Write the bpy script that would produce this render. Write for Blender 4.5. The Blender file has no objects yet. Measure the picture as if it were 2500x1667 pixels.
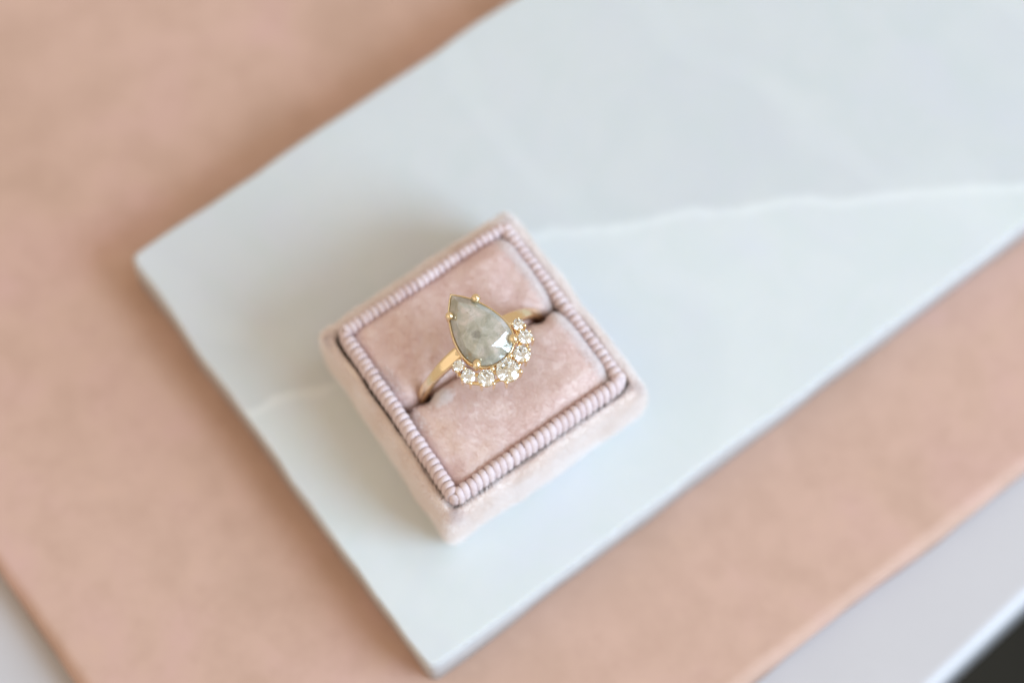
import bpy, bmesh, math, random
import numpy as np
from mathutils import Vector, Matrix, noise as mn
random.seed(7); rng = np.random.default_rng(11)
S = 0.001                                   # geometry below is written in millimetres
sc = bpy.context.scene
col = sc.collection
R = math.radians

# ------------------------------------------------------------------ camera
TILT = R(18.5); DIST = 375.0
cam = bpy.data.cameras.new("camera"); camo = bpy.data.objects.new("camera", cam); col.objects.link(camo)
cam.lens = 100; cam.sensor_width = 36; cam.clip_start = 0.01; cam.clip_end = 30
camo.location = (0, -math.sin(TILT)*DIST*S, (20+math.cos(TILT)*DIST)*S)
camo.rotation_euler = (TILT, 0, 0)
cam.dof.use_dof = True
cam.dof.focus_distance = 0.3705
cam.dof.aperture_fstop = 5.4
cam.dof.aperture_blades = 9
sc.camera = camo

# ------------------------------------------------------------------ light
w = bpy.data.worlds.new("World"); sc.world = w; w.use_nodes = True
bg = w.node_tree.nodes["Background"]
bg.inputs[0].default_value = (1.0, 0.82, 0.63, 1); bg.inputs[1].default_value = 0.57

def area(name, az, el, dist, sx, sy, power, color, target=(0, 0, 10)):
    l = bpy.data.lights.new(name, 'AREA'); l.shape = 'RECTANGLE'; l.size = sx; l.size_y = sy
    l.energy = power; l.color = color
    o = bpy.data.objects.new(name, l); col.objects.link(o)
    t = Vector(target)*S
    d = Vector((math.cos(az)*math.cos(el), math.sin(az)*math.cos(el), math.sin(el)))
    o.location = t + d*dist
    o.rotation_euler = (-d).to_track_quat('-Z', 'Y').to_euler()
    return o
area("window_light", R(-20), R(29), 1.35, 0.78, 0.86, 21.5, (0.55, 0.77, 1.0))
area("added_cool_fill", R(20), R(62), 1.9, 1.0, 0.8, 4.5, (0.70, 0.85, 1.0))  # added cool fill lamp for soft reflections in gold and stone
area("added_warm_fill", R(215), R(46), 1.8, 2.0, 1.6, 4.0, (1.0, 0.88, 0.72))  # added warm fill lamp, with no wall behind it

sc.view_settings.view_transform = 'Standard'; sc.view_settings.look = 'None'
sc.view_settings.exposure = 0.18; sc.view_settings.gamma = 1
sc.cycles.max_bounces = 24; sc.cycles.transmission_bounces = 20; sc.cycles.glossy_bounces = 10
sc.cycles.diffuse_bounces = 10; sc.cycles.transparent_max_bounces = 16
sc.cycles.sample_clamp_indirect = 8.0
sc.cycles.use_denoising = True

# ------------------------------------------------------------------ helpers
def link(o, parent=None, label=None, cat=None, kind=None, group=None):
    col.objects.link(o)
    if parent is not None: o.parent = parent
    if label: o['label'] = label
    if cat: o['category'] = cat
    if kind: o['kind'] = kind
    if group: o['group'] = group
    return o

def mesh(name, verts, faces, mat, parent=None, smooth=True, **kw):
    me = bpy.data.meshes.new(name)
    me.from_pydata([tuple(c*S for c in v) for v in verts], [], faces)
    me.update()
    bm = bmesh.new(); bm.from_mesh(me)
    bmesh.ops.recalc_face_normals(bm, faces=bm.faces)
    bm.to_mesh(me); bm.free()
    if smooth: me.polygons.foreach_set("use_smooth", [True]*len(me.polygons))
    if mat: me.materials.append(mat)
    o = bpy.data.objects.new(name, me)
    return link(o, parent, **kw)

def empty(name, loc, rz, label, cat):
    o = bpy.data.objects.new(name, None); o.empty_display_size = 0.005
    o.location = [c*S for c in loc]; o.rotation_euler = (0, 0, rz)
    return link(o, None, label, cat)

class NT:
    def __init__(s, name):
        s.m = bpy.data.materials.new(name); s.m.use_nodes = True
        s.t = s.m.node_tree; s.b = s.t.nodes["Principled BSDF"]; s.out = s.t.nodes["Material Output"]
        s.tc = s.n("ShaderNodeTexCoord")
        s.mp = s.n("ShaderNodeVectorMath", operation='SCALE'); s.mp.inputs[3].default_value = 1000
        s.l(s.tc.outputs["Object"], s.mp.inputs[0]); s.co = s.mp.outputs[0]
    def n(s, t, **k):
        x = s.t.nodes.new(t)
        for a, v in k.items(): setattr(x, a, v)
        return x
    def l(s, a, b): s.t.links.new(a, b)
    def noise(s, scale, detail=4, rough=.5, dist=0, co=None):
        x = s.n("ShaderNodeTexNoise"); x.inputs["Scale"].default_value = scale
        x.inputs["Detail"].default_value = detail; x.inputs["Roughness"].default_value = rough
        x.inputs["Distortion"].default_value = dist
        s.l(co or s.co, x.inputs["Vector"]); return x.outputs["Fac"]
    def ramp(s, f, stops, interp='LINEAR'):
        x = s.n("ShaderNodeValToRGB"); cr = x.color_ramp; cr.interpolation = interp
        while len(cr.elements) < len(stops): cr.elements.new(.5)
        for e, (p, c) in zip(cr.elements, stops):
            e.position = p; e.color = c if len(c) == 4 else (*c, 1)
        s.l(f, x.inputs[0]); return x.outputs[0]
    def mix(s, f, a, b, bt='MIX'):
        x = s.n("ShaderNodeMix", data_type='RGBA', blend_type=bt)
        for v, i in ((f, 0), (a, 6), (b, 7)):
            if hasattr(v, 'links') or hasattr(v, 'is_linked'): s.l(v, x.inputs[i])
            elif i == 0: x.inputs[0].default_value = v
            else: x.inputs[i].default_value = v if len(v) == 4 else (*v, 1)
        return x.outputs[2]
    def math(s, op, a, b=None, c=None, clamp=False):
        x = s.n("ShaderNodeMath", operation=op, use_clamp=clamp)
        for i, v in enumerate((a, b, c)):
            if v is None: continue
            if hasattr(v, 'is_linked'): s.l(v, x.inputs[i])
            else: x.inputs[i].default_value = v
        return x.outputs[0]
    def bump(s, h, strength, dist_mm):
        x = s.n("ShaderNodeBump"); x.inputs["Strength"].default_value = strength
        x.inputs["Distance"].default_value = dist_mm*S
        s.l(h, x.inputs["Height"]); s.l(x.outputs[0], s.b.inputs["Normal"]); return x.outputs[0]
    def set(s, **k):
        for a, v in k.items():
            i = s.b.inputs[a.replace('_', ' ')]
            if hasattr(v, 'is_linked'): s.l(v, i)
            else: i.default_value = (*v, 1) if isinstance(v, tuple) and i.type == 'RGBA' else v

# ------------------------------------------------------------------ materials
def m_marble():
    a = NT("marble")
    sep = a.n("ShaderNodeSeparateXYZ"); a.l(a.co, sep.inputs[0])
    x, y = sep.outputs[0], sep.outputs[1]
    n1 = a.noise(.035, 5, .55, .6); n2 = a.noise(.12, 6, .6, .8); n3 = a.noise(.9, 5, .6)
    # path of the pale vein across the slab: y = f(x), x -60..90 mm mapped to 0..1
    fc = a.n("ShaderNodeFloatCurve"); c = fc.mapping.curves[0]
    pts = VEIN
    f01 = [((px+60)/150, (py+40)/110) for px, py in pts]
    c.points[0].location = f01[0]; c.points[1].location = f01[-1]
    for p in f01[1:-1]: c.points.new(*p)
    fc.mapping.update()
    a.l(a.math('DIVIDE', a.math('ADD', x, 60), 150), fc.inputs["Value"])
    fy = a.math('SUBTRACT', a.math('MULTIPLY', fc.outputs[0], 110), 40)
    wob = a.math('MULTIPLY', a.math('SUBTRACT', a.noise(.25, 5, .6), .5), 1.3)
    d = a.math('ADD', a.math('SUBTRACT', y, fy), wob)
    ad = a.math('ABSOLUTE', d)
    line = a.ramp(a.math('DIVIDE', a.math('ADD', ad, a.math('MULTIPLY', a.math('SUBTRACT', a.noise(.3, 3, .5), .45), 2.2)), 4), [(0, (1, 1, 1)), (.12, (.7, .7, .7)), (.34, (0, 0, 0))], 'EASE')
    side = a.ramp(a.math('ADD', a.math('DIVIDE', d, 12), .5), [(.46, (0, 0, 0)), (.60, (1, 1, 1))], 'EASE')
    base = a.ramp(n1, [(.3, (.60, .625, .67)), (.5, (.655, .69, .69)), (.7, (.625, .65, .71))])
    base = a.mix(a.ramp(n2, [(.42, (0, 0, 0)), (.68, (.8, .8, .8))]), base, (.60, .66, .65))
    base = a.mix(a.math('MULTIPLY', side, .55), (.80, .83, .84), base) if False else base
    up = a.mix(side, a.mix(.45, base, (.70, .745, .765)), a.mix(.45, base, (.58, .61, .64)))
    colr = a.mix(a.math('MULTIPLY', line, .34), up, (.83, .87, .88))
    v2 = a.n("ShaderNodeTexWave", wave_type='BANDS', bands_direction='DIAGONAL'); v2.inputs["Scale"].default_value = .012
    v2.inputs["Distortion"].default_value = 9; v2.inputs["Detail"].default_value = 4; v2.inputs["Detail Scale"].default_value = .9
    a.l(a.co, v2.inputs["Vector"])
    colr = a.mix(a.ramp(v2.outputs["Fac"], [(.90, (0, 0, 0)), (1.0, (.09, .09, .09))]), colr, (.80, .84, .84))
    spk = a.ramp(a.noise(.55, 2, .4), [(.76, (0, 0, 0)), (.82, (.35, .35, .35))])
    colr = a.mix(spk, colr, (.55, .56, .52))
    a.set(Base_Color=colr, Roughness=.5, Specular_IOR_Level=.3, Subsurface_Weight=.35, Subsurface_Scale=S*2.0,
          Subsurface_Radius=(1.0, .9, .75))
    a.bump(n3, .05, .05)
    return a.m

def m_cut():
    a = NT("marble_cut_edge")
    n = a.noise(.6, 5, .6)
    a.set(Base_Color=a.ramp(n, [(.3, (.53, .53, .54)), (.7, (.60, .60, .60))]), Roughness=.8, Specular_IOR_Level=.2)
    a.bump(a.noise(4, 4, .6), .3, .08)
    return a.m

def m_peach():
    a = NT("peach_plaster")
    n1 = a.noise(.05, 4, .55, .4); n2 = a.noise(.22, 5, .65); n3 = a.noise(2.2, 6, .65)
    c = a.ramp(n1, [(.3, (.52, .345, .265)), (.5, (.585, .39, .31)), (.72, (.60, .385, .335))])
    c = a.mix(a.ramp(n2, [(.45, (0, 0, 0)), (.75, (.6, .6, .6))]), c, (.50, .325, .25))
    c = a.mix(a.ramp(n2, [(.25, (.5, .5, .5)), (.42, (0, 0, 0))]), c, (.62, .415, .32))
    a.set(Base_Color=c, Roughness=.75, Specular_IOR_Level=.25)
    a.bump(n3, .25, .12)
    return a.m

def m_plain(name, c0, c1, rough, scale=.1, spec=.4, bump=0):
    a = NT(name)
    n = a.noise(scale, 5, .6)
    a.set(Base_Color=a.ramp(n, [(.35, c0), (.65, c1)]), Roughness=rough, Specular_IOR_Level=spec)
    if bump: a.bump(a.noise(scale*20, 5, .6), bump, .1)
    return a.m

def paint_sheen(a, c, amt):
    """pale sheen painted into the pile colour on the rolled right-hand ends of the cushions and on one patch beside the slot"""
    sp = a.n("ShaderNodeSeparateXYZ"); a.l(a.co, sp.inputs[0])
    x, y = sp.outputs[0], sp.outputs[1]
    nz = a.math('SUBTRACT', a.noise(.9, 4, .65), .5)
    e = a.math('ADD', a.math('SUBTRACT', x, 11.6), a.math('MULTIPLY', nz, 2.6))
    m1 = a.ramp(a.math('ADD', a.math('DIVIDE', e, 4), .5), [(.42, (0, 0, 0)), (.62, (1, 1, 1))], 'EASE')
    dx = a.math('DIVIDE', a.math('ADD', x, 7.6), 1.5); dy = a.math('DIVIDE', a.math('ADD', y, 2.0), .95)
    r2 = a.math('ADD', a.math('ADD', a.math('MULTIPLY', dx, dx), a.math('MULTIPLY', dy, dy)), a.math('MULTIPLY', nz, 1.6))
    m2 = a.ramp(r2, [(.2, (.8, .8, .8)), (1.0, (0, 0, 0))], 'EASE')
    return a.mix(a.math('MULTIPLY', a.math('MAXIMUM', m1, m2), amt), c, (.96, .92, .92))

def m_velvet(name, lo, hi, warm, sheen=.6, scale=.16, painted_sheen=0):
    a = NT(name)
    n1 = a.noise(scale, 3, .5, .5); n2 = a.noise(6.0, 3, .7)
    c = a.ramp(n1, [(.32, lo), (.55, hi), (.75, warm)])
    c = a.mix(a.ramp(n2, [(.3, (.18, .18, .18)), (.6, (0, 0, 0))]), c, tuple(x*.8 for x in lo))
    if painted_sheen: c = paint_sheen(a, c, painted_sheen)  # window sheen painted into the cushion colour
    a.set(Base_Color=c, Roughness=.95, Specular_IOR_Level=.1, Sheen_Weight=sheen, Sheen_Roughness=.45,
          Sheen_Tint=(1, .93, .92))
    a.bump(n2, .5, .15)
    return a.m

def m_pile(name, lo, hi, warm, scale=.16, painted_sheen=0, trans=.5):
    a = NT(name)
    n1 = a.noise(scale, 3, .5, .5); n2 = a.noise(2.5, 3, .7)
    c = a.ramp(n1, [(.32, lo), (.55, hi), (.75, warm)])
    c = a.mix(a.ramp(n2, [(.35, (.2, .2, .2)), (.65, (0, 0, 0))]), c, tuple(x*.85 for x in lo))
    if painted_sheen: c = paint_sheen(a, c, painted_sheen)  # sheen painted into the fibre colour as well
    a.set(Base_Color=c, Roughness=.55, Specular_IOR_Level=.5, Sheen_Weight=.5, Sheen_Roughness=.3)
    tr = a.n("ShaderNodeBsdfTranslucent"); a.l(c, tr.inputs[0])
    mx = a.n("ShaderNodeMixShader"); mx.inputs[0].default_value = trans
    a.l(a.b.outputs[0], mx.inputs[1]); a.l(tr.outputs[0], mx.inputs[2]); a.l(mx.outputs[0], a.out.inputs[0])
    return a.m

def m_rib():
    a = NT("grosgrain_silk")
    oi = a.n("ShaderNodeObjectInfo")
    c = a.ramp(oi.outputs["Random"], [(0, (.74, .60, .605)), (.5, (.78, .65, .655)), (1, (.81, .69, .695))])
    wv = a.n("ShaderNodeTexWave", wave_type='BANDS', bands_direction='X')
    wv.inputs["Scale"].default_value = 2.2; wv.inputs["Distortion"].default_value = .6
    a.l(a.co, wv.inputs["Vector"])
    c2 = a.mix(a.ramp(wv.outputs["Fac"], [(.2, (.3, .3, .3)), (.7, (0, 0, 0))]), c, (.62, .44, .44))
    a.set(Base_Color=c2, Roughness=.5, Specular_IOR_Level=.4, Sheen_Weight=.35, Sheen_Roughness=.4)
    a.bump(wv.outputs["Fac"], .5, .08)
    return a.m

def m_gold():
    a = NT("yellow_gold")
    n = a.noise(.9, 3, .5); n2 = a.noise(5, 3, .6)
    a.set(Base_Color=a.ramp(n, [(.3, (.90, .72, .46)), (.7, (.93, .77, .51))]), Metallic=1.0,
          Roughness=a.math('ADD', a.math('MULTIPLY', n2, .12), .06))
    a.bump(a.noise(1.3, 3, .5), .25, .12)
    return a.m

def m_pear():
    a = NT("cloudy_pear_diamond")
    n1 = a.noise(.42, 5, .6, .5); n2 = a.noise(1.6, 6, .65, .8); n3 = a.noise(4.5, 5, .7, .5)
    c = a.ramp(n1, [(.3, (.50, .51, .41)), (.5, (.60, .595, .51)), (.68, (.74, .66, .61))])
    c = a.mix(a.ramp(n2, [(.55, (0, 0, 0)), (.72, (.7, .7, .7))]), c, (.76, .74, .69))
    sp = a.ramp(a.math('MULTIPLY', a.ramp(n3, [(.60, (0, 0, 0)), (.64, (1, 1, 1))]),
                       a.ramp(a.noise(.5, 2, .5), [(.52, (0, 0, 0)), (.62, (1, 1, 1))])), [(0, (0, 0, 0)), (1, (.8, .8, .8))])
    c = a.mix(sp, c, (.22, .20, .18))
    # dark smudge and rust fleck, at their own places in the stone (ring frame, mm)
    def blob(x, y, z, r, soft, colr, amt, c):
        vm = a.n("ShaderNodeVectorMath", operation='SUBTRACT'); a.l(a.co, vm.inputs[0]); vm.inputs[1].default_value = (x, y, z)
        ln = a.n("ShaderNodeVectorMath", operation='LENGTH'); a.l(vm.outputs[0], ln.inputs[0])
        d = a.math('ADD', ln.outputs["Value"], a.math('MULTIPLY', a.math('SUBTRACT', n2, .5), r*1.6))
        f = a.ramp(a.math('DIVIDE', d, r*(1+soft)), [(0, (amt,)*3), (1/(1+soft), (amt*.8,)*3), (1, (0, 0, 0))])
        f = a.math('MULTIPLY', f, a.ramp(n3, [(.35, (.35,)*3), (.6, (1, 1, 1))]))
        return a.mix(f, c, colr)
    c = blob(-.62, -.25, 1.2, .62, .35, (.22, .21, .19), .85, c)
    c = blob(-.45, 3.9, .6, .30, .5, (.50, .26, .13), .8, c)
    c = blob(-2.55, -1.6, .5, .28, .6, (.52, .34, .14), .8, c)
    c = blob(.6, -4.0, .7, .25, .5, (.35, .33, .31), .6, c)
    c = blob(-1.2, -2.8, .9, .75, .4, (.36, .34, .31), .5, c)
    a.set(Base_Color=c, Roughness=.02, IOR=2.3, Specular_IOR_Level=.5,
          Transmission_Weight=a.ramp(n1, [(.3, (.55,)*3), (.7, (.22,)*3)]),
          Subsurface_Weight=.5, Subsurface_Scale=S*1.2, Subsurface_Radius=(1, 1, .8))
    return a.m

def m_diamond():
    a = NT("white_diamond")
    a.set(Base_Color=(.91, .965, 1), Roughness=0.0, IOR=2.42, Transmission_Weight=1.0)
    return a.m

# vein of the slab in world mm
VEIN = [(-60, -19), (-42, 2.2-0), (-36, 5.5), (-28, 8), (-10, 16), (2, 20), (9, 21.5), (18, 22.5), (26, 25), (36, 25.5), (44, 27.2), (52, 27), (62, 28.5), (90, 29)]
VEIN = [(-60, -4.5), (-36.5, -3.8), (-32, -1.5), (-25, .2), (2, 22), (9, 23), (18, 24), (24, 25.8), (33, 26.2), (39, 27.8), (46, 27.4), (55, 28.6), (74, 29.8), (90, 30)]
MARBLE, PEACH = m_marble(), m_peach()
WHITE = m_plain("white_lacquer", (.54, .53, .55), (.57, .56, .58), .35, .03)
DARK = m_plain("dark_floor_boards", (.018, .016, .011), (.030, .026, .019), .6, .01, .2)
GOLD, PEAR, DIAM, RIB = m_gold(), m_pear(), m_diamond(), m_rib()
PADV = m_velvet("mauve_velvet", (.79, .63, .59), (.83, .70, .665), (.83, .68, .61), 1.0, painted_sheen=.9)
BASEV = m_velvet("pale_velvet", (.84, .73, .67), (.88, .80, .76), (.90, .83, .78), .5)
PADP = m_pile("mauve_velvet_pile", (.86, .72, .685), (.895, .785, .76), (.89, .765, .695), painted_sheen=.9)
BASEP = m_pile("pale_velvet_pile", (.95, .90, .87), (.97, .94, .93), (.97, .955, .95))
FRAY_SHEEN = m_pile("worn_and_sheen_pile", (.95, .90, .90), (.97, .94, .94), (.97, .95, .94), trans=.25)  # pale pile for frayed and worn edges, also paints sheen on the cushions
CARD = m_plain("dark_card", (.10, .07, .06), (.13, .09, .08), .9, .5, .1)

# ------------------------------------------------------------------ slabs and table
def prism(name, poly, z0, z1, bev, mat, corner=0.0, seg=5, wob=0.0, sub=0, **kw):
    """horizontal slab over a convex polygon with rounded corners and rounded top edge"""
    P = []; n = len(poly)
    for i in range(n):
        p = Vector(poly[i]); a = (Vector(poly[i-1])-p).normalized(); b = (Vector(poly[(i+1) % n])-p).normalized()
        if corner:
            for k in range(7):
                t = k/6; q0 = p+a*corner; q1 = p+b*corner
                P.append(q0*(1-t)**2+p*2*t*(1-t)+q1*t*t)
        else: P.append(p)
        L = (Vector(poly[(i+1) % n])-p).length; m = int(L/4) if wob else 0
        for k in range(1, m):
            P.append(p+b*(corner+(L-2*corner)*k/m))
    m = len(P)
    N = []
    for i in range(m):
        t = (P[(i+1) % m]-P[i-1]).normalized(); N.append(Vector((t.y, -t.x)))
    A = sum(P[i].x*P[(i+1) % m].y-P[(i+1) % m].x*P[i].y for i in range(m))
    if A < 0: N = [-x for x in N]
    prof = [(0, z0)] + [(bev*(1-math.cos(t)), z1-bev+bev*math.sin(t)) for t in [math.pi/2*k/seg for k in range(seg+1)]]
    V = []; F = []
    for d, z in prof:
        for i in range(m):
            o = wob*mn.noise(Vector((P[i].x*.11, P[i].y*.11, z*.3+3)))*1.0 + wob*.5*mn.noise(Vector((P[i].x*.5, P[i].y*.5, z*.5)))
            q = P[i]-N[i]*(d+o); V.append((q.x, q.y, z))
    for r in range(len(prof)-1):
        for i in range(m):
            j = (i+1) % m; F.append((r*m+i, r*m+j, (r+1)*m+j, (r+1)*m+i))
    F.append(tuple(range((len(prof)-1)*m, len(prof)*m))); F.append(tuple(reversed(range(m))))
    o = mesh(name, V, F, mat, smooth=True, **kw)
    for p in o.data.polygons:
        if len(p.vertices) > 4: p.use_smooth = False
    return o

def d2(a): return Vector((math.cos(R(a)), math.sin(R(a))))
L_, B_ = Vector((-53.95, 19.23)), Vector((-10.85, -40.12))
mar = prism("marble_slab", [L_, B_, B_+d2(37.55)*185, L_+d2(36.55)*185], -7.5, 0, .7, MARBLE, corner=1.9, wob=.35,
      label="white marble slab with pale veins under the velvet ring box", cat="slab")
mar.data.materials.append(m_cut())
for p in mar.data.polygons:
    if abs(p.normal.z) < .93: p.material_index = 1
# peach board
pl, pd = Vector((-71.9, -22.8)), Vector((12.37, -17.15)).normalized()
ql, qd = Vector((31.6, -40.4)), Vector((41.25, 31.46)).normalized()
den = pd.x*qd.y-pd.y*qd.x; s_ = ((ql-pl).x*qd.y-(ql-pl).y*qd.x)/den
pc = pl+pd*s_
prism("peach_board", [pc, pc+qd*270, pc+qd*270-pd*230, pc-pd*230], -12.5, -7.504, 2.0, PEACH, corner=3, wob=.5,
      label="peach plaster board with rounded edges lying under the marble slab", cat="board")
# white table: its front edge passes lower right
t0, td = Vector((59.5, -39.0)), Vector((12.82, 11.76)).normalized()
tn = Vector((-td.y, td.x))
tc0 = t0-td*330; 
prism("white_table", [tc0, t0+td*420, t0+td*420+tn*640, tc0+tn*640], -32, -12.508, 2.2, WHITE, corner=6,
      label="white lacquered tabletop carrying the peach board", cat="table")
mesh("floor", [(-3000, -3000, -620), (3000, -3000, -620), (3000, 3000, -620), (-3000, 3000, -620)], [(0, 1, 2, 3)], DARK, kind='structure')

# ------------------------------------------------------------------ ring box
TH = R(36.0)
box = empty("ring_box", (-4.23, -.38, 0), TH, "square dusty pink velvet ring box, open, with ribbed silk edging, on the marble slab", "ring box")
H = 14.2
Q = [Vector((14.26, 14.05)), Vector((-13.46, 14.54)), Vector((-14.70, -14.26)), Vector((14.09, -14.33))]
def warp(a, b):
    u, v = (a/H+1)/2, (b/H+1)/2
    p = Q[2]*(1-u)*(1-v)+Q[3]*u*(1-v)+Q[0]*u*v+Q[1]*(1-u)*v
    return p
def rrect(half, r, step=.9, cseg=6):
    """closed rounded-square path: list of (pos, tangent, normal outward)"""
    out = []
    cs = [(1, 1, 0), (-1, 1, 90), (-1, -1, 180), (1, -1, 270)]
    pts = []
    for sx, sy, a0 in cs:
        cx, cy = sx*(half-r), sy*(half-r)
        for k in range(cseg+1):
            an = R(a0+90*k/cseg); pts.append(((cx+r*math.cos(an), cy+r*math.sin(an)), (math.cos(an), math.sin(an))))
    for i in range(len(pts)):
        (p, n), (q, m) = pts[i], pts[(i+1) % len(pts)]
        out.append((Vector(p), Vector(n)))
        L = (Vector(q)-Vector(p)).length
        if L > 5:
            c = int(26/step)
            for k in range(1, c): out.append((Vector(p).lerp(Vector(q), k/c), Vector(n).lerp(Vector(m), k/c).normalized()))
    return out

def sweep(name, path, prof, mat, parent, closed_prof=False, nz=0.0, corner=None, **kw):
    V = []; F = []; m = len(path); k = len(prof)
    for (d, z) in prof:
        if corner: path = rrect(H+d, corner); m = len(path); off = 0
        else: off = d
        for (p, n) in path:
            q = p+n*off
            if corner and z > 10.5 and d > .4:      # the cloth is pulled to a small point at each corner
                q = q+q.normalized()*.12*max(0, 1-abs(abs(q.x)-abs(q.y))/2.2)
            q = warp(q.x, q.y)
            o = nz*mn.noise(Vector((q.x*.28, q.y*.28, z*.28))) if nz else 0
            V.append((q.x+n.x*o, q.y+n.y*o, z+o*.7))
    for r in range(k if closed_prof else k-1):
        r2 = (r+1) % k
        for i in range(m):
            j = (i+1) % m; F.append((r*m+i, r*m+j, r2*m+j, r2*m+i))
    return mesh(name, V, F, mat, parent, **kw)

# velvet outer shell: wall, rounded lip, ledge, drop into the groove
path = rrect(H, 1.0)
shell_prof = [(-.1, .05), (.5, .0), (1.0, .5), (1.3, 1.3), (1.6, 2.5), (1.7, 4), (1.76, 5.5), (1.78, 7), (1.74, 8.5), (1.66, 9.7)] + \
    [(1.64, 10.7), (1.50, 11.5), (1.24, 12.0), (.92, 12.2), (.66, 12.15), (.50, 11.9), (.42, 11.2), (.4, 9.0), (.0, 8.2), (-1.2, 8.0)]

shell = sweep("velvet_shell", path, shell_prof, BASEV, box, nz=.34, corner=1.05)

# inner card wall that carries the braid
sweep("card_wall", path, [(-.25, 8.0), (-.25, 13.9), (-1.15, 13.9), (-1.15, .7)], CARD, box, smooth=False)
mesh("box_floor", [(*warp(-13, -13), .6), (*warp(13, -13), .6), (*warp(13, 13), .6), (*warp(-13, 13), .6)], [(0, 1, 2, 3)], CARD, box)

# ribs of the braid: one arched cord over the wall, shared mesh
def rib_mesh():
    prof = []   # arch in (x = outward, z)
    pts = [(.04, 11.6), (.05, 12.6), (.04, 13.6), (-.04, 14.3), (-.22, 14.85), (-.50, 15.15), (-.80, 15.22), (-1.10, 15.05), (-1.34, 14.65), (-1.45, 14.05), (-1.47, 13.3), (-1.45, 12.2)]
    V = []; F = []; ns = 8
    for i, (x, z) in enumerate(pts):
        a = Vector(pts[max(i-1, 0)]); b = Vector(pts[min(i+1, len(pts)-1)]); t = (b-a).normalized(); n = Vector((-t.y, t.x))
        if n.dot(Vector((x+.8, z-12.8))) < 0: n = -n
        for k in range(ns):
            an = 2*math.pi*k/ns
            u, v = .375*math.cos(an), .22*math.sin(an)
            V.append((x+n.x*v-.05, u, z+n.y*v))
    for i in range(len(pts)-1):
        for k in range(ns):
            j = (k+1) % ns; F.append((i*ns+k, i*ns+j, (i+1)*ns+j, (i+1)*ns+k))
    F.append(tuple(range(ns))); F.append(tuple(range((len(pts)-1)*ns, len(pts)*ns)))
    return V, F
trim = sweep("braid_trim", path, [(-.04, 11.5), (-.05, 14.25), (-.36, 14.98), (-1.08, 14.98), (-1.40, 14.2), (-1.40, 12.0)], RIB, box)
RV, RF = rib_mesh()
rib0 = mesh("rib", RV, RF, RIB, trim)
# walk the path at equal steps (measured on the warped centreline)
cl = []
base_path = rrect(H-.8, .5, .25, 10)
W = [(warp(p.x, p.y), n) for p, n in base_path]
cum = [0]
for i in range(len(W)): cum.append(cum[-1]+(W[(i+1) % len(W)][0]-W[i][0]).length)
def pitch_at(s):
    i = max(j for j in range(len(W)) if cum[j] <= s); n = W[i][1]
    an = math.degrees(math.atan2(n.y, n.x)) % 360
    return 1.0 if an < 45 or an > 315 else .90 if an < 135 else .93 if an < 225 else .99
stops = []; s = 0.0
while s < cum[-1]-.3:
    stops.append((s+.02, pitch_at(s))); s += pitch_at(s)+random.uniform(-.03, .03)
first = True
for s, pt in stops:
    i = max(j for j in range(len(W)) if cum[j] <= s); f = (s-cum[i])/(cum[i+1]-cum[i]+1e-9)
    p = W[i][0].lerp(W[(i+1) % len(W)][0], f)
    t = (W[(i+1) % len(W)][0]-W[i-1][0]).normalized(); n = Vector((t.y, -t.x))
    if n.dot(p) < 0: n = -n
    lean = random.gauss(0, .03)
    if p.y < -12.5: lean += -.16
    if p.x < -12.5: lean += .06
    if p.y > 12.5: lean += .05
    o = rib0 if first else rib0.copy()
    if not first: col.objects.link(o)
    first = False
    o.parent = trim
    rot = math.atan2(n.y, n.x)+lean
    o.rotation_euler = (random.gauss(0, .0025), random.gauss(0, .0025), rot)
    sc_ = pt/.76*random.uniform(.97, 1.04)
    o.scale = (1, sc_, 1)
    q = p + Vector((math.cos(rot), math.sin(rot)))*.8
    o.location = (q.x*S, q.y*S, random.uniform(-.05, .05)*S)

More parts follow.
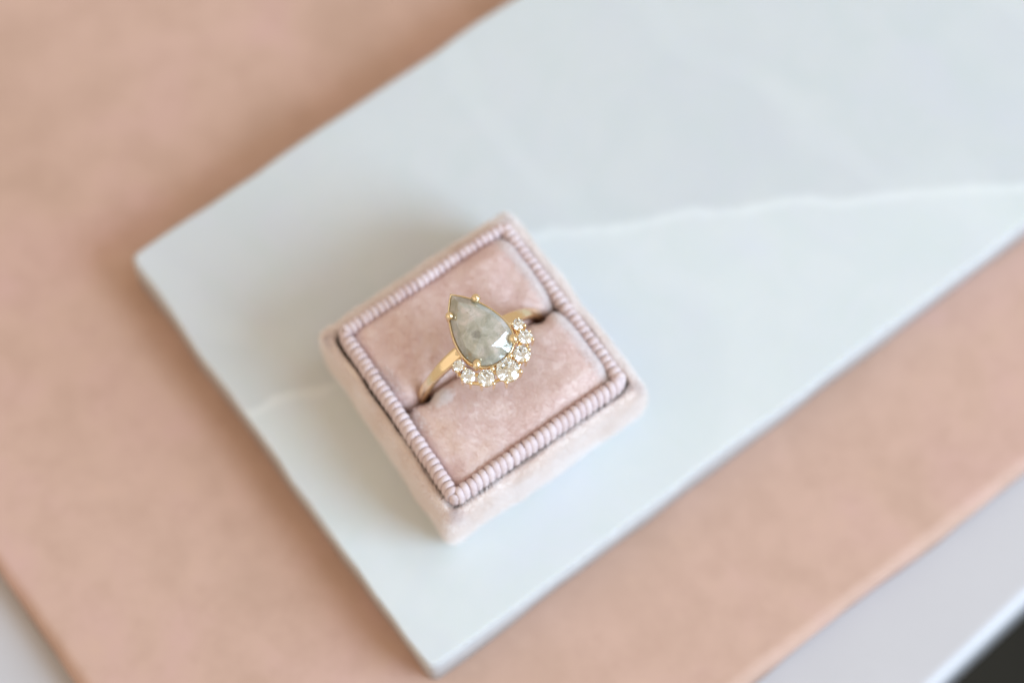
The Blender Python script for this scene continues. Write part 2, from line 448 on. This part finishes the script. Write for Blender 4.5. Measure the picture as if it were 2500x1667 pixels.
# velvet pads either side of the slot
def sm(e0, e1, x):
    t = min(1, max(0, (x-e0)/(e1-e0))); return t*t*(3-2*t)
def pad(sgn):
    na, nb = 110, 60
    a0, a1 = -12.8, 12.8
    V = []; F = []
    hb = 12.78
    for i in range(na+1):
        a = a0+(a1-a0)*i/na
        slot = .10+.80*math.exp(-((a-9.6)/1.3)**2)+.80*math.exp(-((a+9.0)/1.3)**2)+.25*sm(10.5, 12.6, abs(a))
        for j in range(nb+1):
            t = j/nb
            b = slot+(hb-slot)*t
            # distance from the edges with rounding
            ea = min(a-a0, a1-a); es = b-slot; eo = hb-b
            def roll(e, r, drop):
                if e >= r: return 0
                x = 1-e/r; return drop*(1-math.sqrt(max(0, 1-x*x)))
            bul = 1.0+.5*mn.noise(Vector((a*.2, sgn*5, 0)))
            ra = 3.3*bul if a > 0 else 2.4*bul
            z = 14.6+1.45*sm(0, 8.5, a)*sm(0, 3.0, eo)-roll(es, 2.3, 2.6)-roll(ea, ra, 2.9 if a > 0 else 2.1)-roll(eo, 1.5, 1.6)
            # pinch where the slot meets the end walls
            z -= .9*math.exp(-((ea/2.2)**2+(es/2.4)**2))
            z += .45*math.sin(math.pi*min(1, t))*math.sin(math.pi*(i/na))
            z += .30*mn.noise(Vector((a*.22, b*sgn*.22, 7)))+.12*mn.noise(Vector((a*.7, b*sgn*.7, 3)))
            # soft puckers
            if sgn > 0: z -= .55*math.exp(-(((a-8.2)/1.6)**2+((b-4.0)/2.2)**2))
            if sgn > 0: z -= .35*math.exp(-(((a+11.6)/.9)**2+((b-11.5)/1.2)**2))
            if sgn < 0: z -= .30*math.exp(-(((a+10.6)/1.0)**2+((b-8.5)/3.0)**2))
            p = warp(a, b*sgn); V.append((p.x, p.y, z))
    n1 = nb+1
    for i in range(na):
        for j in range(nb): F.append((i*n1+j, (i+1)*n1+j, (i+1)*n1+j+1, i*n1+j+1))
    # skirts
    def skirt(idx):
        st = len(V)
        for q in idx: V.append((V[q][0], V[q][1], 7.0))
        for k in range(len(idx)-1): F.append((idx[k], idx[k+1], st+k+1, st+k))
    skirt([i*n1 for i in range(na+1)]); skirt([i*n1+nb for i in range(na+1)])
    skirt(list(range(n1))); skirt([na*n1+j for j in range(n1)])
    return mesh("cushion", V, F, PADV, box)
pads = [pad(1), pad(-1)]

# pile: short fibres over the velvet, real geometry
def pile(host, count, length, width, mat, lean, zmin, nap=(0.0, 0.0), seed=0, jit=.25, mask=None, name='velvet_pile', comb=None):
    me = host.data; r = np.random.default_rng(seed)
    me.calc_loop_triangles()
    nt = len(me.loop_triangles); tri = np.empty(nt*3, np.int32); me.loop_triangles.foreach_get("vertices", tri); tri = tri.reshape(-1, 3)
    nv = len(me.vertices); co = np.empty(nv*3); me.vertices.foreach_get("co", co); co = co.reshape(-1, 3)*1000
    vn = np.empty(nv*3); me.vertices.foreach_get("normal", vn); vn = vn.reshape(-1, 3)
    A, B, C = co[tri[:, 0]], co[tri[:, 1]], co[tri[:, 2]]
    ar = np.linalg.norm(np.cross(B-A, C-A), axis=1)/2
    ar = ar*((A[:, 2]+B[:, 2]+C[:, 2])/3 > zmin)
    if mask is not None: ar = ar*mask((A+B+C)/3)
    t = r.choice(nt, count, p=ar/ar.sum())
    u = r.random(count); v = r.random(count); f = u+v > 1; u[f] = 1-u[f]; v[f] = 1-v[f]
    w_ = (1-u-v)[:, None]; u = u[:, None]; v = v[:, None]
    P = A[t]*w_+B[t]*u+C[t]*v; N = vn[tri[t, 0]]*w_+vn[tri[t, 1]]*u+vn[tri[t, 2]]*v
    N /= np.linalg.norm(N, axis=1)[:, None]
    # nap direction wanders slowly over the cloth (brushed patches)
    ph = np.sin(P[:, 0]*.35+1.3*np.sin(P[:, 1]*.27+seed))+np.sin(P[:, 1]*.41+seed*2+.9*np.sin(P[:, 0]*.5))+.6*np.sin(P[:, 0]*.9-P[:, 1]*.7+seed)
    ang = ph*1.1+nap[0]
    T = np.c_[np.cos(ang), np.sin(ang), np.zeros(count)]*lean
    if comb is not None: T = np.tile(np.array(comb), (count, 1))
    T = T+r.normal(0, jit, (count, 3))+np.array([0, 0, nap[1]])
    D = N+T; D /= np.linalg.norm(D, axis=1)[:, None]
    L = length*r.uniform(.6, 1.15, count)[:, None]
    side = np.cross(D, r.normal(0, 1, (count, 3)) if comb is None else N+r.normal(0, .45, (count, 3))); side /= np.linalg.norm(side, axis=1)[:, None]
    base = P-N*.05
    v0 = base-side*width/2; v1 = base+side*width/2; v2 = base+D*L
    VV = np.stack([v0, v1, v2], 1).reshape(-1, 3)*S
    m2 = bpy.data.meshes.new(name)
    m2.vertices.add(count*3); m2.vertices.foreach_set("co", VV.ravel())
    m2.loops.add(count*3); m2.loops.foreach_set("vertex_index", np.arange(count*3, dtype=np.int32))
    m2.polygons.add(count); m2.polygons.foreach_set("loop_start", np.arange(0, count*3, 3, dtype=np.int32))
    m2.update(calc_edges=True); m2.materials.append(mat)
    o = bpy.data.objects.new(name, m2)
    link(o, host, kind="stuff")
    return o
pile(pads[0], 80000, .50, .055, PADP, .55, 8.5, (0.3, 0), 1)
pile(pads[1], 80000, .50, .055, PADP, .55, 8.5, (1.0, 0), 2)
pile(shell, 120000, .95, .085, BASEP, .6, .3, (0, -.15), 3, mask=lambda c: np.maximum(np.abs(c[:, 0]), np.abs(c[:, 1])) > 14.75)
# frayed cut edge of the cushions beside the braid, pale combed pile painting sheen on their rolled ends
gauss = lambda x, c, w: np.exp(-((x-c)/w)**2)
for sgn, pd_ in ((1, pads[0]), (-1, pads[1])):
    pile(pd_, 9000, .60, .075, FRAY_SHEEN, .2, 12.8, (0, 0), 20+sgn, .2, lambda c: gauss(c[:, 0], 11.7, .75), 'combed_and_sheen_pile', (1.3, -.2*sgn, 0))
pile(pads[1], 2600, .55, .07, FRAY_SHEEN, .3, 13.0, (0, 0), 33, .25, lambda c: gauss(c[:, 0], -7.4, 1.0)*gauss(c[:, 1], -1.7, .8), 'combed_and_sheen_pile', (.4, 1.2, 0))  # patch beside the slot, its sheen painted by pale fibres
pile(shell, 5000, .70, .08, FRAY_SHEEN, .3, 10.6, (0, 0), 34, .3,
     lambda c: np.exp(-((np.abs(c[:, 0])-15.1)/.8)**2-((np.abs(c[:, 1])-15.1)/.8)**2), 'combed_and_sheen_pile', (.5, -.9, .3))
pile(pads[0], 1500, .80, .07, FRAY_SHEEN, .5, 11.0, (0, .4), 31, .6, lambda c: (c[:, 0] < -10.8)*gauss(c[:, 1], 4.2, 2.2), 'frayed_edge')
pile(pads[1], 1000, .75, .07, FRAY_SHEEN, .5, 11.0, (0, .4), 32, .6, lambda c: (c[:, 0] < -11.0)*gauss(c[:, 1], -2.5, 1.8), 'frayed_edge')

# ------------------------------------------------------------------ ring
ZG = 24.0    # girdle height of the pear stone above the marble
ring = empty("ring", (-4.23, -.38, 0), TH, "gold ring with grey pear diamond above a curved row of small diamonds in the slot", "ring")
A0, B0 = .42, .55
# band
def band():
    ro, ri, cz = 10.25, 8.95, 11.35; n = 160
    V = []; F = []
    for i in range(n):
        an = 2*math.pi*i/n
        up = max(0, math.sin(an))
        wd = 1.30+.50*sm(.55, .95, up)          # widens towards the head
        th = 0.0
        k = 14
        for j in range(k):
            c = 2*math.pi*j/k
            # rounded rectangle section
            cx, cy = math.cos(c), math.sin(c)
            e = .42
            x = math.copysign(abs(cx)**e, cx)*wd/2; y = math.copysign(abs(cy)**e, cy)*(ro-ri)/2
            r = (ro+ri)/2+y + .012*mn.noise(Vector((math.cos(an)*9, math.sin(an)*9, x)))
            V.append((A0+r*math.cos(an), B0+x, cz+r*math.sin(an)))
    for i in range(n):
        for j in range(14):
            i2 = (i+1) % n; j2 = (j+1) % 14
            F.append((i*14+j, i*14+j2, i2*14+j2, i2*14+j))
    return mesh("band", V, F, GOLD, ring)
band()

# pear outline, symmetric fit of the stone: centre a=.2, tip at +6.57, foot at -4.42
PA = .2
half = [(0, 6.5), (.9, 5.55), (1.75, 4.45), (2.42, 3.2), (2.98, 1.85), (3.34, .55), (3.5, -.75), (3.42, -1.9), (3.05, -2.85), (2.35, -3.7), (1.35, -4.22), (0, -4.42)]
def pear_loop(off=0.0, scale=1.0, n=48):
    pts = [Vector(p) for p in half]+[Vector((-x, y)) for x, y in reversed(half[1:-1])]
    # catmull-rom except at the tip
    out = []
    m = len(pts)
    seq = list(range(m))
    for i in range(m):
        p0, p1, p2, p3 = pts[i-1], pts[i], pts[(i+1) % m], pts[(i+2) % m]
        if i == 0: p0 = p1*2-p2
        if i == m-1: p3 = p2*2-p1
        for k in range(2):
            t = k/2
            out.append(.5*((2*p1)+(-p0+p2)*t+(2*p0-5*p1+4*p2-p3)*t*t+(-p0+3*p1-3*p2+p3)*t**3))
    c = Vector((0, -.8)); res = []
    mm = len(out)
    for i in range(mm):
        tt = (out[(i+1) % mm]-out[i-1]).normalized(); nn = Vector((tt.y, -tt.x))
        if nn.dot(out[i]-c) < 0: nn = -nn
        if i == 0: nn = Vector((0, 1)) * 1.3
        res.append(c+(out[i]-c)*scale+nn*off)
    return res

def stone():
    girdle = pear_loop()                     # 44 points
    m = len(girdle)
    V = [(PA+p.x, p.y, .0) for p in girdle]  # z from girdle
    V += [(PA+p.x, p.y, -.28) for p in girdle]
    c = Vector((-.05, -.45))
    # crown rings of a rose cut: 11 break points, then 6 star points, then apex
    ring1 = []
    ri = [0, 5, 9, 12, 15, 19, 22, 25, 29, 32, 35, 39]
    for q, i in enumerate(ri):
        p = girdle[i]; k = .80 if i else .78
        z = 1.02
        ring1.append(len(V)); x, y = c.x+(p.x-c.x)*k+random.uniform(-.05, .05), c.y+(p.y-c.y)*k+random.uniform(-.05, .05)
        V.append((PA+x, y, z+random.uniform(-.04, .04)))
    V[ring1[5]] = (PA+.95, -3.30, .76); V[ring1[4]] = (V[ring1[4]][0], V[ring1[4]][1], 1.16); V[ring1[6]] = (PA-.05, -3.62, 1.10)
    ring2 = []
    st = [(0.10, 2.7, 1.46), (1.7, .7, 1.44), (1.2, -2.4, 1.42), (-.1, -2.6, 1.44), (-1.75, -1.5, 1.40), (-1.5, 1.1, 1.46)]
    for x, y, z in st:
        ring2.append(len(V)); V.append((PA+x, y, z))
    apex = len(V); V.append((PA+.05, -.2, 1.78))
    F = []
    for i in range(m): F.append((i, (i+1) % m, m+(i+1) % m, m+i))
    # girdle -> ring1
    n1 = len(ri)
    for q in range(n1):
        i0, i1 = ri[q], ri[(q+1) % n1] if q+1 < n1 else m
        mid = (i0+i1)//2
        for i in range(i0, mid): F.append((i % m, (i+1) % m, ring1[q]))
        F.append((mid % m, ring1[(q+1) % n1], ring1[q]))
        for i in range(mid, i1): F.append((i % m, (i+1) % m, ring1[(q+1) % n1]))
    # ring1 (12) -> ring2 (6)
    for q in range(6):
        a, b, c_ = ring1[2*q], ring1[2*q+1], ring1[(2*q+2) % 12]
        F += [(a, b, ring2[q]), (b, ring2[(q+1) % 6], ring2[q]), (b, c_, ring2[(q+1) % 6])]
        F.append((ring2[q], ring2[(q+1) % 6], apex))
    # flat back, slightly tapered
    cb = len(V); V.append((PA, -.6, -1.5)); inner = len(V)
    for p in pear_loop(0, .62): V.append((PA+p.x, p.y, -1.35))
    for i in range(m):
        j = (i+1) % m
        F.append((m+i, m+j, inner+j, inner+i)); F.append((inner+i, inner+j, cb))
    o = mesh("pear_diamond", V, F, PEAR, ring, smooth=False)
    o.location = (0, 0, ZG*S)
    return o
stone()

def tube(name, pts, rad, mat, parent, n=12, cap=True, capr=None, **kw):
    """tapered tube with rounded ends, pts in mm, rad per point"""
    P = [Vector(p) for p in pts]; Rr = list(rad) if isinstance(rad, (list, tuple)) else [rad]*len(P)
    V = []; F = []; rows = 0
    up = Vector((0.3, 0.1, 1)).normalized()
    def frame(t):
        a = t.cross(Vector((1, .2, .05))).normalized()
        if a.length < .5: a = t.cross(Vector((0, 1, 0))).normalized()
        return a, t.cross(a).normalized()
    T = [(P[min(i+1, len(P)-1)]-P[max(i-1, 0)]).normalized() for i in range(len(P))]
    rows_ = []
    # dome at both ends
    for k in range(4, 0, -1):
        an = math.pi/2*k/4.0; rows_.append((P[0]-T[0]*Rr[0]*math.sin(an), max(Rr[0]*math.cos(an), 1e-4), T[0]))
    for i in range(len(P)): rows_.append((P[i], Rr[i], T[i]))
    for k in range(1, 5):
        an = math.pi/2*k/4.0; rows_.append((P[-1]+T[-1]*Rr[-1]*math.sin(an), max(Rr[-1]*math.cos(an), 1e-4), T[-1]))
    for c, r, t in rows_:
        a, b = frame(t)
        for k in range(n):
            an = 2*math.pi*k/n; q = c+(a*math.cos(an)+b*math.sin(an))*r; V.append(tuple(q))
    for i in range(len(rows_)-1):
        for k in range(n):
            j = (k+1) % n; F.append((i*n+k, i*n+j, (i+1)*n+j, (i+1)*n+k))
    return mesh(name, V, F, mat, parent, **kw)

# basket under the pear stone
def basket():
    prof = [(.02, -.30), (.14, -.12), (.22, -.10), (.31, -.20), (.36, -.75), (.34, -1.35), (-.15, -2.0), (-.6, -2.35), (-.95, -2.4), (-1.0, -2.2), (-.5, -1.5), (-.12, -.9), (-.10, -.45)]
    V = []; F = []; m = None
    for d, z in prof:
        L = pear_loop(d)
        m = len(L)
        for p in L: V.append((PA+p.x, p.y, ZG+z))
    k = len(prof)
    for r in range(k):
        r2 = (r+1) % k
        for i in range(m):
            j = (i+1) % m; F.append((r*m+i, r*m+j, r2*m+j, r2*m+i))
    return mesh("basket", V, F, GOLD, ring)
basket()
# crossbar joining basket to band
tube("bridge", [(A0-4.2, B0, 19.9), (A0-2.6, B0-.2, 21.3), (A0, B0-.4, 21.9), (A0+2.6, B0-.2, 21.3), (A0+4.2, B0, 19.9)], [.55, .6, .6, .6, .55], GOLD, ring)

def claw(name, a, b, r, outdir, zt, zl, lean=.35, elong=0):
    o = Vector(outdir).normalized()
    x, y = a, b
    pts = [(x-o.x*lean*1.6, y-o.y*lean*1.6, zl), (x+o.x*(r*.10), y+o.y*(r*.10), zl+1.2), (x+o.x*(r*.34), y+o.y*(r*.34), zt-r*1.9),
           (x+o.x*(r*.22), y+o.y*(r*.22), zt-r*1.1)]
    rad = [r*.62, r*.70, r*.72, r*.80]
    t = tube(name, pts, rad, GOLD, ring, 14)
    # bead on top, merged into the same mesh
    bm = bmesh.new(); bm.from_mesh(t.data)
    mt = Matrix.Translation(Vector((x, y, zt-r*.62))*S) @ Matrix.Diagonal(Vector((r*S, r*S, r*S*.92, 1)))
    if elong:
        mt = Matrix.Translation(Vector((x-o.x*elong*.3, y-o.y*elong*.3, zt-r*.62))*S) @ Matrix.Rotation(math.atan2(o.y, o.x), 4, 'Z') @ Matrix.Diagonal(Vector((r*S*(1+elong), r*S, r*S*.92, 1)))
    bmesh.ops.create_uvsphere(bm, u_segments=20, v_segments=12, radius=1, matrix=mt)
    for f in bm.faces: f.smooth = True
    bm.to_mesh(t.data); bm.free()
    return t
for a, b, r, el in ((2.42, 4.20, .56, 0), (-1.80, 4.22, .50, 0), (3.12, -3.18, .58, 0), (-2.78, -3.25, .50, .25)):
    claw("prong", a, b, r*1.13, (a-PA, b+.8), ZG+.95, ZG-2.3, elong=el)

# brilliants
def brilliant(r, parent, loc, rot):
    V = []; F = []
    t = .56*r; ch = .30*r; pdp = .86*r; g = .05*r
    tab = [len(V)+i for i in range(8)]
    for i in range(8): a = math.pi/4*i+math.pi/8; V.append((t*math.cos(a), t*math.sin(a), ch+g))
    star = [len(V)+i for i in range(8)]
    for i in range(8): a = math.pi/4*i+math.pi/4; V.append((.77*r*math.cos(a), .77*r*math.sin(a), ch*.56+g))
    gt = [len(V)+i for i in range(16)]
    for i in range(16): a = math.pi/8*i+math.pi/8; V.append((r*math.cos(a), r*math.sin(a), g))
    gb = [len(V)+i for i in range(16)]
    for i in range(16): a = math.pi/8*i+math.pi/8; V.append((r*math.cos(a), r*math.sin(a), -g))
    pv = [len(V)+i for i in range(8)]
    for i in range(8): a = math.pi/4*i+math.pi/8; V.append((.28*r*math.cos(a), .28*r*math.sin(a), -pdp*.735))
    cu = len(V); V.append((0, 0, -pdp))
    F.append(tuple(tab))
    for i in range(8):
        j = (i+1) % 8
        # star[i] sits between tab[i] (22.5+45i) and tab[j]; girdle index 2i+1 is at 45(i+1) deg, 2i is at 22.5+45i
        F.append((tab[i], star[i], tab[j]))
        g0, g1, g2 = gt[2*i], gt[2*i+1], gt[(2*i+2) % 16]
        F.append((star[i], g0, g1)); F.append((star[i], g1, g2))
        F.append((tab[i], star[i-1], g0)); F.append((tab[i], g0, star[i]))
    for i in range(16): F.append((gt[i], gb[i], gb[(i+1) % 16], gt[(i+1) % 16]))
    for i in range(8):
        h0, h1, h2 = gb[2*i], gb[2*i+1], gb[(2*i+2) % 16]
        F.append((pv[i], h1, h0)); F.append((pv[i], gb[2*i-1], h0))
        F.append((pv[i], h1, pv[(i+1) % 8])) if False else None
        F.append((pv[i], h1, cu)); F.append((cu, h1, pv[(i+1) % 8]))
    F = [f for f in F if f]
    o = mesh("small_diamond", V, F, DIAM, parent, smooth=False)
    o.location = [c*S for c in loc]; o.rotation_euler = rot
    return o
ZD = ZG-.25
DI = [(4.97, -1.72, .76), (4.70, -3.70, .94), (2.95, -5.30, 1.14), (.14, -6.04, 1.57), (-2.75, -5.26, 1.15), (-4.49, -3.66, .94), (-4.67, -1.77, .76)]
def cup(r, loc, tilt):
    prof = [(.98, -.10), (1.04, -.14), (1.02, -.34), (.72, -1.0), (.62, -1.25), (.50, -1.25), (.58, -.95), (.86, -.32)]
    V = []; F = []; n = 28; k = len(prof)
    for d, z in prof:
        for i in range(n):
            a = 2*math.pi*i/n; V.append((d*r*math.cos(a), d*r*math.sin(a), z*max(r, .9)))
    for q in range(k):
        for i in range(n): F.append((q*n+i, q*n+(i+1) % n, ((q+1) % k)*n+(i+1) % n, ((q+1) % k)*n+i))
    o = mesh("cup_setting", V, F, GOLD, ring); o.location = [c*S for c in loc]; o.rotation_euler = tilt
    return o
for q, (a, b, r) in enumerate(DI):
    d = Vector((a-PA, b+.8)).normalized()
    tilt = (-d.y*.0-random.uniform(-.05, .05), d.x*.06+random.uniform(-.04, .04), random.uniform(0, .78))
    zz = ZD+(.08 if q == 3 else 0)
    brilliant(r, ring, (a, b, zz), tilt)
    cup(r, (a, b, zz), (tilt[0], tilt[1], 0))
# small prongs: (a, b, radius, owner diamond index)
SP = [(5.40, -1.15, .18, 0), (4.30, -1.30, .20, 0), (5.50, -2.45, .24, 0), (4.55, -2.62, .26, 0), (5.52, -3.50, .20, 1), (5.22, -4.60, .24, 1), (4.02, -5.45, .25, 2),
      (2.75, -6.42, .28, 2), (1.52, -4.70, .40, 3), (-1.40, -4.78, .38, 3), (1.32, -7.22, .36, 3), (-1.02, -7.36, .33, 3), (-2.42, -6.50, .29, 4), (-3.82, -5.72, .29, 4),
      (-4.86, -4.70, .28, 5), (-5.42, -3.70, .24, 5), (-4.26, -2.62, .27, 6), (-5.32, -1.35, .18, 6), (-5.30, -2.40, .22, 6), (-4.15, -1.30, .18, 6)]
for a, b, r, q in SP:
    da, db, dr = DI[q]
    out = Vector((a-da, b-db))
    claw("small_prong", a, b, r*.95, out, ZD+.44+(.1 if q == 3 else 0), ZD-2.1, lean=.04)
# lower gallery wire following the row
def arc_pts(off, z):
    c = Vector((PA, -1.2)); out = []
    seq = [Vector((a, b)) for a, b, r in DI]
    for i in range(len(seq)-1):
        for k in range(5):
            p = seq[i].lerp(seq[i+1], k/5); d = (p-c).normalized(); p = p+d*off
            out.append((p.x, p.y, z))
    p = seq[-1]+(seq[-1]-c).normalized()*off; out.append((p.x, p.y, z))
    return out
tube("gallery_wire", arc_pts(.35, ZD-1.75), .26, GOLD, ring, 10)
tube("gallery_wire", arc_pts(-.55, ZD-1.0), .30, GOLD, ring, 10)
